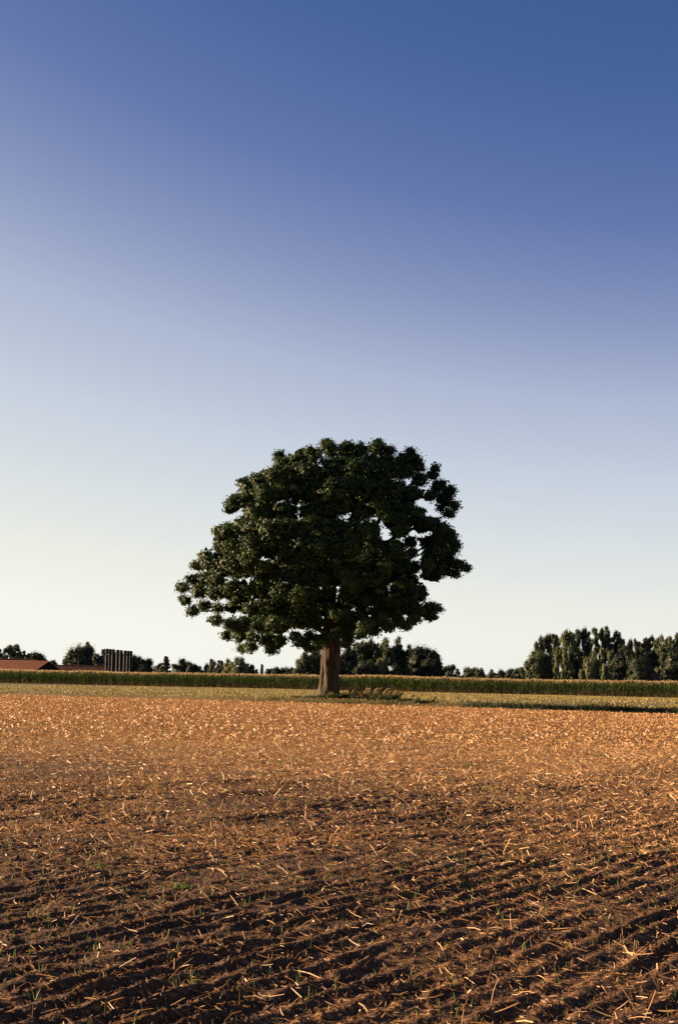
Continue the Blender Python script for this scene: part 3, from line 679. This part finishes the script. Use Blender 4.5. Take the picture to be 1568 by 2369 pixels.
for (a, b_), w, nm in ((((470, 232), (1285, 290)), .09, 'rail'), (((560, 575), (1360, 630)), .07, 'rail'), (((270, 575), (520, 575)), .10, 'rail'), (((290, 262), (455, 235)), .05, 'rail'), (((310, 522), (520, 240)), .08, 'brace')):
    bar(rel(X(a[0]), Yv(a[1]), Dd(X(a[0]))), rel(X(b_[0]), Yv(b_[1]), Dd(X(b_[0]))), w, nm)

# small brick shed in the right wood
bs = ground_pt(1527, 385); shed = empty('brick_shed', bs); shed.rotation_euler = (0, 0, math.radians(-6)); tag(shed, 'small pinkish brick shed half hidden among the trees at right', 'shed')
hh = hz(1515, 1556.5, 385)
m = MB(); m.box((-3.0, 2, hh / 2), (5.6, 4, hh)); m.build('wall', M['brick'], shed)
m = MB(); m.box((-3.0, 2, hh + .1), (6.0, 4.4, .18)); m.build('roof', M['dark_cladding'], shed)
m = MB(); m.box((-.16, -.06, hh / 2), (.25, .1, hh - .02)); m.build('corner_post', M['pale_trim'], shed)
m = MB(); m.box((-3.4, -.03, 1.05), (1.1, .08, 2.1)); m.build('door', M['dark_cladding'], shed)

# ------------------------------------------------------------------ maize field
def ribbons(P, dirh, length, width, rise, droop, k=2):
    """Arched leaf blades: start P, horizontal direction dirh, arching up by rise then down by droop; k segments of quads."""
    n = len(P); side = np.stack([-dirh[:, 1], dirh[:, 0], np.zeros(n)], 1)
    out = []
    for i in range(k + 1):
        f = i / k
        c = P + np.concatenate([dirh * (length * f)[:, None], (rise * f * 2 * (1 - f * .5) - droop * f * f)[:, None]], 1)
        w = (width * (1 - f) ** .6 * .5 + width * .08)[:, None]
        out.append(np.stack([c - side * w, c + side * w], 1))
    V = np.concatenate(out, 1)                                            # n, 2(k+1), 3
    base_i = np.arange(n)[:, None, None] * 2 * (k + 1)
    q = np.array([[2 * i, 2 * i + 1, 2 * i + 3, 2 * i + 2] for i in range(k)])[None]
    return V.reshape(-1, 3), (base_i + q).reshape(-1, 4)

CD = np.array([107.4, -53.0]); CL_ = np.linalg.norm(CD); CD = CD / CL_; CN = np.array([0.4425, 0.8967])
def maize():
    rng = np.random.default_rng(8); Vs, Fs, Ts = [], [], []; nv = 0
    def add(V, F, t):
        nonlocal nv
        Vs.append(V); Fs.append(F + nv); Ts.append(t); nv += len(V)
    for row in range(9):
        full = row < 3
        sp = 0.17 if full else 0.22
        s = np.arange(-32, CL_ + 30, sp); s = s + rng.normal(0, .03, len(s)); n = len(s)
        off = row * .75 + rng.normal(0, .05, n) + 0.8 * (vnoise(s / 14, s * 0 + .5, 77) - .5)
        x = -60 + CD[0] * s + CN[0] * off; y = 252 + CD[1] * s + CN[1] * off; z = ground_z(x, y)
        H = 2.0 + .22 * (vnoise(s / 9, s * 0, 78) - .5) + .16 * (vnoise(s / 1.1, s * 0, 81) - .5) + rng.normal(0, .09, n)
        ht = np.clip(.40 + .20 * (vnoise(s / 3, s * 0 + row, 79) - .5) + .50 * (vnoise(s / .75, s * 0 + row, 80) - .5), 0, 1)
        # stalk: two crossed strips
        for a in (0, 1):
            w = .022; dx, dy = (w, 0) if a == 0 else (0, w)
            V = np.stack([np.stack([x - dx, y - dy, z], 1), np.stack([x + dx, y + dy, z], 1), np.stack([x + dx * .6, y + dy * .6, z + H], 1), np.stack([x - dx * .6, y - dy * .6, z + H], 1)], 1).reshape(-1, 3)
            t = np.stack([np.full(n, .80), np.full(n, .80), np.full(n, .5), np.full(n, .5)], 1).ravel() 
            add(V, np.arange(n * 4).reshape(n, 4), t)
        lev = (.28, .5, .72, .95, 1.18, 1.4, 1.62, 1.84) if full else (1.35, 1.62, 1.85)
        for li, h in enumerate(lev):
            a = rng.uniform(0, 2 * math.pi, n); d = np.stack([np.cos(a), np.sin(a)], 1)
            P = np.stack([x, y, z + h * H / 2.05 + rng.normal(0, .04, n)], 1)
            L = rng.uniform(.42, .72, n) * (1 - .25 * abs(h - 1.1))
            V, F = ribbons(P, d, L, np.full(n, .085), rng.uniform(.18, .40, n), rng.uniform(.25, .60, n))
            t = ht + rng.normal(0, .12, n) + (.12 if h > 1.5 else 0) - (.10 if h < 1 else 0)
            if h < .4: t = np.where(rng.uniform(0, 1, n) < .7, .78, t)
            elif h < .6: t = np.where(rng.uniform(0, 1, n) < .3, .74, t)
            add(V, F, np.repeat(np.clip(t, 0, .8 if h < .6 else .62), 6))
        for k in range(5):                                                # tassel
            a = rng.uniform(0, 2 * math.pi, n); sp_ = .0 if k == 0 else .10
            bx = np.stack([x, y, z + H - .10], 1); tp = bx + np.stack([np.cos(a) * sp_, np.sin(a) * sp_, np.full(n, .40 if k == 0 else .32) * rng.uniform(.7, 1.2, n)], 1)
            w = .032; e = np.stack([np.cos(a + 1.2) * w, np.sin(a + 1.2) * w, np.zeros(n)], 1)
            V = np.stack([bx - e, bx + e, tp + e * .8, tp - e * .8], 1).reshape(-1, 3)
            add(V, np.arange(n * 4).reshape(n, 4), np.repeat(np.clip(rng.normal(.88, .06, n), .75, 1), 4))
    o = link('maize_field', mesh_np('maize_field', np.concatenate(Vs), np.concatenate(Fs), M['corn'], np.concatenate(Ts)))
    tag(o, 'dense strip of tall green maize with golden tassels across the far side', 'maize', kind='stuff')
maize()

# ------------------------------------------------------------------ blades: stubble, grass, weeds
def blades(x, y, z, h, w, lean, az, tone, tip=0.25, k=1):
    """Upright blades as narrow strips, leaning by lean (metres at the tip) towards az."""
    n = len(x); fa = RNG.uniform(0, math.pi, n); ex = np.cos(fa) * w * .5; ey = np.sin(fa) * w * .5
    lx = np.cos(az) * lean; ly = np.sin(az) * lean; rows = []
    for i in range(k + 1):
        f = i / k; q = 1 - (1 - tip) * f
        cx_, cy_, cz_ = x + lx * f * f, y + ly * f * f, z + h * (f - .08 * f * f * (lean > .3 * h))
        rows += [np.stack([cx_ - ex * q, cy_ - ey * q, cz_], 1), np.stack([cx_ + ex * q, cy_ + ey * q, cz_], 1)]
    V = np.stack(rows, 1)
    F = (np.arange(n)[:, None, None] * 2 * (k + 1) + np.array([[2 * i, 2 * i + 1, 2 * i + 3, 2 * i + 2] for i in range(k)])[None]).reshape(-1, 4)
    return V.reshape(-1, 3), F, np.repeat(tone, 2 * (k + 1))

n = 90000
t = 0.6 + 118 * RNG.uniform(0, 1, n) ** 1.25; s = RNG.uniform(-72, 88, n)
row_ = np.round(t / .5) * .5; t = np.where(t < 30, row_ + RNG.normal(0, .05, n), t)
x, y = from_st(s, t)
keep = (np.abs(x) < .27 * y + 4); x, y, t, s = x[keep], y[keep], t[keep], s[keep]; n = len(x)
green = vnoise(s / 7, t / 5, 83)
tn = np.clip(.55 + .34 * (RNG.uniform(0, 1, n) - .5) - .38 * (green - .35) - .12 * smooth(40, 0, t), 0, 1)
V, F, tt2 = blades(x, y, ground_z(x, y) - .03, RNG.uniform(.07, .14, n), RNG.uniform(.03, .09, n), RNG.uniform(0, .06, n), RNG.uniform(0, 6.28, n), tn, .6)
tag(link('cut_stubble', mesh_np('cut_stubble', V, F, M['stubble'], tt2)), 'short olive yellow stubble standing between the oak and the maize', 'stubble', kind='stuff')

# grass verge along the edge: thin and golden at left, rank and green at right, tone darkened there as painted tree shadow
n = 30000
s = RNG.uniform(-14, 66, n); t = RNG.normal(.55, .5, n) + .25 * smooth(33, 37, s)
rank = smooth(14, 24, s) * (1 - .25 * smooth(48, 60, s)); right = smooth(33, 37, s)
kp = RNG.uniform(0, 1, n) < (.75 + .25 * np.maximum(rank, right)); s, t, rank, right = s[kp], t[kp], rank[kp], right[kp]; n = len(s)
x, y = from_st(s, t)
pat = vnoise(s / 1.3, t / .8, 85)
h = (.07 + .06 * rank + .10 * right) * RNG.uniform(.6, 1.3, n) * (.6 + .8 * pat)
dry = np.clip(.92 - .36 * rank * pat * 1.5 - .66 * right * smooth(-.35, .1, t) * smooth(2.0, 1.4, t) + RNG.normal(0, .12, n), 0.02, 1)
V, F, tt2 = blades(x, y, ground_z(x, y) - .03, h, RNG.uniform(.012, .035, n), h * RNG.uniform(.1, .7, n), RNG.uniform(0, 6.28, n), dry, .15, 2)
tag(link('grass_verge', mesh_np('grass_verge', V, F, M['grass'], tt2)), 'rough grass verge along the edge of the ploughed field', 'grass', kind='stuff')

def grass_clump(px, D, hpx, wpx, green, lean, label, name, cat, nb=260, group=None, seedheads=0):
    rng = np.random.default_rng(int(px * 7 + D))
    b = at(px, 1610, D); b[2] = float(ground_z(b[0], b[1])) - .02
    root = empty(name, b); tag(root, label, cat, group)
    sc = D / FPX; H = hpx * sc; W = wpx * sc
    a = rng.uniform(0, 6.28, nb); r = np.sqrt(rng.uniform(0, 1, nb)) * W * .5
    x = r * np.cos(a); y = r * np.sin(a) * .7; h = H * rng.uniform(.45, 1.0, nb) * (1 - .3 * (r / (W * .5)) ** 2)
    az = np.where(rng.uniform(0, 1, nb) < .6, rng.normal(0, .5, nb), a)
    V, F, tt = blades(x, y, x * 0, h, rng.uniform(.014, .034, nb), h * (lean + rng.uniform(0, .35, nb)), az, np.clip(green + rng.normal(0, .11, nb), 0, 1), .2, 3)
    link('blades', mesh_np(name + '_blades', V, F, M['grass'], tt), root)
    if seedheads:
        k = seedheads; a = rng.uniform(0, 6.28, k); x = W * .3 * np.cos(a); y = W * .2 * np.sin(a); hh_ = H * rng.uniform(.85, 1.12, k)
        lx = hh_ * (lean + .18) * rng.uniform(.6, 1.1, k)
        P0 = np.stack([x, y, x * 0], 1); P1 = np.stack([x + lx * .5, y, hh_ * .65], 1); P2 = np.stack([x + lx, y, hh_], 1)
        vv, ff = [], []
        mb = MB()
        for i in range(k): mb.tube([P0[i], P1[i], P2[i] * .94 + P1[i] * .06, P2[i]], [.006, .007, .020, .005], 4, False)
        me = mb.mesh(name + '_heads', M['grass']); at_ = me.attributes.new('tone', 'FLOAT', 'POINT'); at_.data.foreach_set('value', np.full(len(me.vertices), .93, np.float32))
        link('seed_heads', me, root)
    return root

dry_label = 'tall dry grass clump leaning right among the weeds right of the oak trunk'
for i, (px, D, hp, wp) in enumerate([(805, 83.2, 22, 14), (818, 82.6, 25, 12), (829, 83.4, 30, 11), (840, 82.2, 27, 13), (851, 82.9, 31, 11), (862, 81.8, 29, 12), (873, 82.4, 30, 11), (884, 81.2, 26, 12), (896, 81.7, 22, 12), (907, 80.7, 24, 11), (918, 81.0, 20, 12), (946, 79.6, 16, 11), (962, 79.0, 13, 12), (1000, 77.6, 14, 8)]):
    grass_clump(px, D, hp, wp, (.90, .72, .84)[i % 3], .42, dry_label, 'dry_grass_clump', 'grass clump', 200, 'dry grass clumps right of the oak trunk', 14)
for px, D, hp, wp in [(824, 82.4, 25, 9), (846, 82.0, 27, 9), (868, 81.6, 26, 9), (890, 80.9, 25, 10), (912, 80.3, 21, 10)]:  # dark clumps added to paint the shaded sides of the dry ones
    grass_clump(px, D, hp, wp, .06, .40, 'dark leaning blades added as the shaded side of the dry clumps right of the oak', 'shade_grass_clump', 'grass clump', 240, 'added shade clumps right of the oak trunk')
for px, D, hp, wp, gr, lab in [
    (744, 82.9, 14, 40, .20, 'green weed patch at the left foot of the oak trunk'),
    (715, 83.2, 10, 42, .34, 'low green weeds a little left of the oak trunk'),
    (683, 84.0, 9, 30, .48, 'leftmost low olive weeds at the field edge left of the oak'),
    (775, 82.0, 17, 34, .24, 'grey green weed patch covering the right foot of the oak trunk'),
    (763, 82.2, 21, 16, .66, 'brownish tall weeds growing straight before the oak trunk'),
    (793, 83.0, 22, 22, .12, 'dark tall weeds touching the right side of the oak trunk'),
    (818, 81.8, 12, 36, .25, 'low green weeds under the first dry grass clumps'),
    (860, 81.0, 13, 40, .16, 'dark weeds under the middle dry grass clumps'),
    (893, 80.2, 19, 44, .10, 'dark green weed bush at the right end of the dry grass clumps'),
    (930, 79.0, 11, 34, .18, 'low dark weeds just right of the last dry grass clumps'),
    (972, 77.8, 10, 44, .22, 'long low weeds midway between the oak and the shaded verge'),
    (655, 84.3, 8, 10, .84, 'small golden grass tuft left of the oak weeds'),
    (628, 84.2, 8, 22, .93, 'pale golden grass tuft lying at the field edge left of the oak'),
    (562, 86.0, 6, 8, .55, 'lone small tuft at the field edge far left of the oak')]:
    grass_clump(px, D, hp, wp, gr, .12, lab, 'weed_patch' if gr < .8 else 'grass_tuft', 'weeds' if gr < .8 else 'grass tuft', 420 if wp > 25 else 220)

# ------------------------------------------------------------------ straw, chaff and seedlings on the ploughed field
def straw_arrays(x, y, L, w, rng, k=2, tiltmax=.5, upright=.06, lift=.008):
    """Flat slightly bent straws: returns verts (n, 2(k+1), 3)."""
    n = len(x); az = rng.uniform(0, 6.283, n); tilt = np.abs(rng.normal(0, tiltmax * .5, n))
    up = rng.uniform(0, 1, n) < upright; tilt = np.where(up, rng.uniform(.7, 1.4, n), tilt)
    d = np.stack([np.cos(az) * np.cos(tilt), np.sin(az) * np.cos(tilt), np.sin(tilt)], 1)
    z = soil_z(x, y)
    side = np.stack([-np.sin(az), np.cos(az), np.zeros(n)], 1); nn = np.cross(d, side)
    # a round stalk always turns some of its side to the sun: of three ways to roll the strip take the best lit
    best = None; sv = np.array(sun_dir)
    for _ in range(3):
        ro = rng.uniform(-1.45, 1.45, n)[:, None]; e_ = side * np.cos(ro) + nn * np.sin(ro); q_ = np.abs(np.cross(d, e_) @ sv)
        if best is None: e, best = e_, q_
        else: m_ = q_ > best; e = np.where(m_[:, None], e_, e); best = np.maximum(best, q_)
    bend = rng.normal(0, .10, n)[:, None]; out = []
    z2 = soil_z(x + d[:, 0] * L, y + d[:, 1] * L) - z
    drop = np.where(up, 0, np.maximum(z2 - d[:, 2] * L + .004, 0))        # the far end rests on the soil
    for i in range(k + 1):
        f = i / k
        c = np.stack([x, y, z + lift], 1) + d * (L * f)[:, None] + e * bend * (L * (f - f * f) * 2)[:, None]
        c[:, 2] += drop * f
        q = w[:, None] * .5 * (1 if 0 < i < k else .8)
        out += [c - e * q, c + e * q]
    return np.stack(out, 1)
def strip_faces(n, k): return (np.arange(n)[:, None, None] * 2 * (k + 1) + np.array([[2 * i, 2 * i + 1, 2 * i + 3, 2 * i + 2] for i in range(k)])[None]).reshape(-1, 4)

def scatter(n, y0, y1, rng, power=1.0, thr=None):
    """Points in the fan in front of the camera, thinned by the litter map."""
    yv = np.sqrt(rng.uniform(y0 * y0, y1 * y1, n)); xv = rng.uniform(-1, 1, n) * (.265 * yv + 2.2)
    keep = (rng.uniform(0, 1, n) < litter(xv, yv) ** power * 1.15) & (edge_t(xv, yv) < -.1)
    return xv[keep], yv[keep]

def straw_tone(n, rng): return np.clip(rng.normal(.50, .25, n), 0, 1)
rs = np.random.default_rng(21)
Vs, Fs, Ts = [], [], []; nv = 0
def put(A, k, tone):
    global nv
    n = len(A); Vs.append(A.reshape(-1, 3)); Fs.append(strip_faces(n, k) + nv); Ts.append(np.repeat(tone, 2 * (k + 1))); nv += n * 2 * (k + 1)
# near straws first: the 300 nearest long ones become single objects
xs, ys = scatter(52000, 5.2, 15, rs, .9)
L = np.clip(rs.lognormal(-3.0, .55, len(xs)), .02, .17); w = np.clip(L * .038, .002, .0048) * rs.uniform(.7, 1.4, len(xs))
A = straw_arrays(xs, ys, L, w, rs, 2, .5, .05); tone_n = straw_tone(len(xs), rs)
inview = (np.abs(xs) < .232 * ys) & (ys > 6.45)
score = np.where(inview, L / ys, 0); single = np.argsort(-score)[:290]
rest = np.ones(len(xs), bool); rest[single] = False
put(A[rest], 2, tone_n[rest])
for j in single:
    q = A[j].reshape(-1, 3); o_ = q[0].copy()
    me = mesh_np('straw', q - o_, strip_faces(1, 2), M['straw'], np.repeat(tone_n[j], 6))
    tag(link('straw', me, loc=[float(c) for c in o_]), 'loose piece of dry golden straw lying on the dark soil in the foreground', 'straw', 'larger loose straws in the foreground')
# chaff flakes
xs, ys = scatter(50000, 5.2, 17, rs, 1.0)
L = rs.uniform(.008, .035, len(xs)); put(straw_arrays(xs, ys, L, L * rs.uniform(.15, .4, len(xs)), rs, 1, 1.3, .2, .004), 1, straw_tone(len(xs), rs) * .85)
xs, ys = scatter(115000, 13, 36, rs, .9)
L = np.clip(rs.lognormal(-3.0, .5, len(xs)), .02, .16); put(straw_arrays(xs, ys, L, L * .075 + .003, rs, 1, .7, .08), 1, straw_tone(len(xs), rs))
xs, ys = scatter(155000, 34, 96, rs, .8)
L = np.clip(rs.lognormal(-2.68, .4, len(xs)), .03, .14); put(straw_arrays(xs, ys, L, L * .30 + .004, rs, 1, .8, .05, .015), 1, np.clip(rs.normal(.46, .17, len(xs)), 0, 1))
tag(link('straw_litter', mesh_np('straw_litter', np.concatenate(Vs), np.concatenate(Fs), M['straw'], np.concatenate(Ts))), 'golden straw litter strewn thinly near and thickly far over the ploughed field', 'straw litter', kind='stuff')

# crumbs of soil lying loose on the furrows
n = 38000
ys = 5.4 * (22 / 5.4) ** rs.uniform(0, 1, n); xs = rs.uniform(-1, 1, n) * (.27 * ys + .8)
r_ = np.clip(rs.lognormal(-5.05, .5, n), .003, .024) * (.8 + ys / 30)
octa = np.array([(1, 0, 0), (-1, 0, 0), (0, 1, 0), (0, -1, 0), (0, 0, 1), (0, 0, -1)], float)
of = np.array([(0, 2, 4), (2, 1, 4), (1, 3, 4), (3, 0, 4)])    # lying half in the soil: the hidden underside is left off
az = rs.uniform(0, 6.28, n); oc = octa[None] * rs.uniform(.6, 1.25, (n, 6, 1)) * np.array([1, 1, .75]) + rs.normal(0, .2, (n, 6, 3))
ox = oc[..., 0] * np.cos(az)[:, None] - oc[..., 1] * np.sin(az)[:, None]; oy = oc[..., 0] * np.sin(az)[:, None] + oc[..., 1] * np.cos(az)[:, None]
V = np.stack([xs, ys, soil_z(xs, ys) + r_ * .25], 1)[:, None] + np.stack([ox, oy, oc[..., 2]], -1) * r_[:, None, None]
F = (np.arange(n)[:, None, None] * 6 + of[None]).reshape(-1, 3)
tag(link('soil_crumbs', mesh_np('soil_crumbs', V.reshape(-1, 3), F, M['soil'], np.zeros(n * 6))), 'dark crumbs of soil lying loose over the near furrows', 'soil crumbs', kind='stuff')

# green cereal seedlings: blades standing in loose rows
def seedling(x, y, z, h, rng):
    k = rng.choice([1, 1, 2, 3]); m = []
    for i in range(k):
        m.append(blades(np.array([rng.normal(0, .006)]), np.array([rng.normal(0, .006)]), np.array([-.01]), np.array([h * rng.uniform(.7, 1)]), np.array([.006]), np.array([h * rng.uniform(.05, .35)]), np.array([rng.uniform(0, 6.28)]), np.array([rng.uniform(.2, .9)]), .25, 3))
    V = np.concatenate([q[0] for q in m]); F = np.concatenate([q[1] + 8 * i for i, q in enumerate(m)]); T = np.concatenate([q[2] for q in m])
    return V, F, T
n = 8200
ys = np.sqrt(rs.uniform(5.4 ** 2, 44 ** 2, n)); xs = rs.uniform(-1, 1, n) * (.27 * ys + 1)
u = .866 * xs - .5 * ys; vv_ = .5 * xs + .866 * ys; u = np.round(u / .155) * .155 + rs.normal(0, .022, n)
xs, ys = .866 * u + .5 * vv_, -.5 * u + .866 * vv_
kp = (rs.uniform(0, 1, n) < .25 + .9 * vnoise(xs / 1.2, ys / 1.2, 95)) & (ys > 5.3); xs, ys = xs[kp], ys[kp]
nearx, neary = [], []
extra = int(360); ye = np.sqrt(rs.uniform(6.3 ** 2, 13.5 ** 2, extra)); xe = rs.uniform(-1, 1, extra) * .25 * ye
xs = np.concatenate([xs, xe]); ys = np.concatenate([ys, ye]); h = rs.uniform(.03, .085, len(xs)); zs = soil_z(xs, ys)
inview = (np.abs(xs) < .235 * ys) & (ys > 6.4)
single = np.argsort(-np.where(inview, h / ys, 0))[:280]; rest = np.ones(len(xs), bool); rest[single] = False
for j in single:
    V, F, T = seedling(0, 0, 0, h[j], rs)
    tag(link('seedling', mesh_np('seedling', V, F, M['seedling'], T), loc=(float(xs[j]), float(ys[j]), float(zs[j]))), 'single green cereal seedling sprouting from dark soil in the foreground', 'seedling', 'larger green seedlings in the foreground')
V, F, T = blades(xs[rest], ys[rest], zs[rest] - .01, h[rest], .006 + .0002 * ys[rest], h[rest] * rs.uniform(.05, .4, rest.sum()), rs.uniform(0, 6.28, rest.sum()), rs.uniform(.2, .9, rest.sum()), .25, 2)
tag(link('seedling_cover', mesh_np('seedling_cover', V, F, M['seedling'], T)), 'sparse green seedlings sprouting across the middle of the ploughed field', 'seedlings', kind='stuff')
# a few leafy weeds
for px, py, hgt, lab in [(1130, 1832, .12, 'bright green leafy weed in the middle of the field right of centre'), (424, 2063, .07, 'small green weed tuft left of centre in the foreground'), (236, 2012, .06, 'tiny yellow green tuft at the left of the foreground field')]:
    dd = _f + (px - 784.0) / FPX * _r + (1184.5 - py) / FPX * _u; kk = -EYE / dd[2]; wx, wy = dd[0] * kk, dd[1] * kk
    nb = 26; a = rs.uniform(0, 6.28, nb)
    V, F, T = blades(rs.normal(0, .03, nb), rs.normal(0, .02, nb), np.zeros(nb) - .01, hgt * rs.uniform(.5, 1, nb), np.full(nb, .014), hgt * rs.uniform(.2, .8, nb), a, rs.uniform(.1, .8, nb), .3, 3)
    tag(link('field_weed', mesh_np('field_weed', V, F, M['seedling'], T), loc=(wx, wy, float(soil_z(wx, wy)))), lab, 'weed')
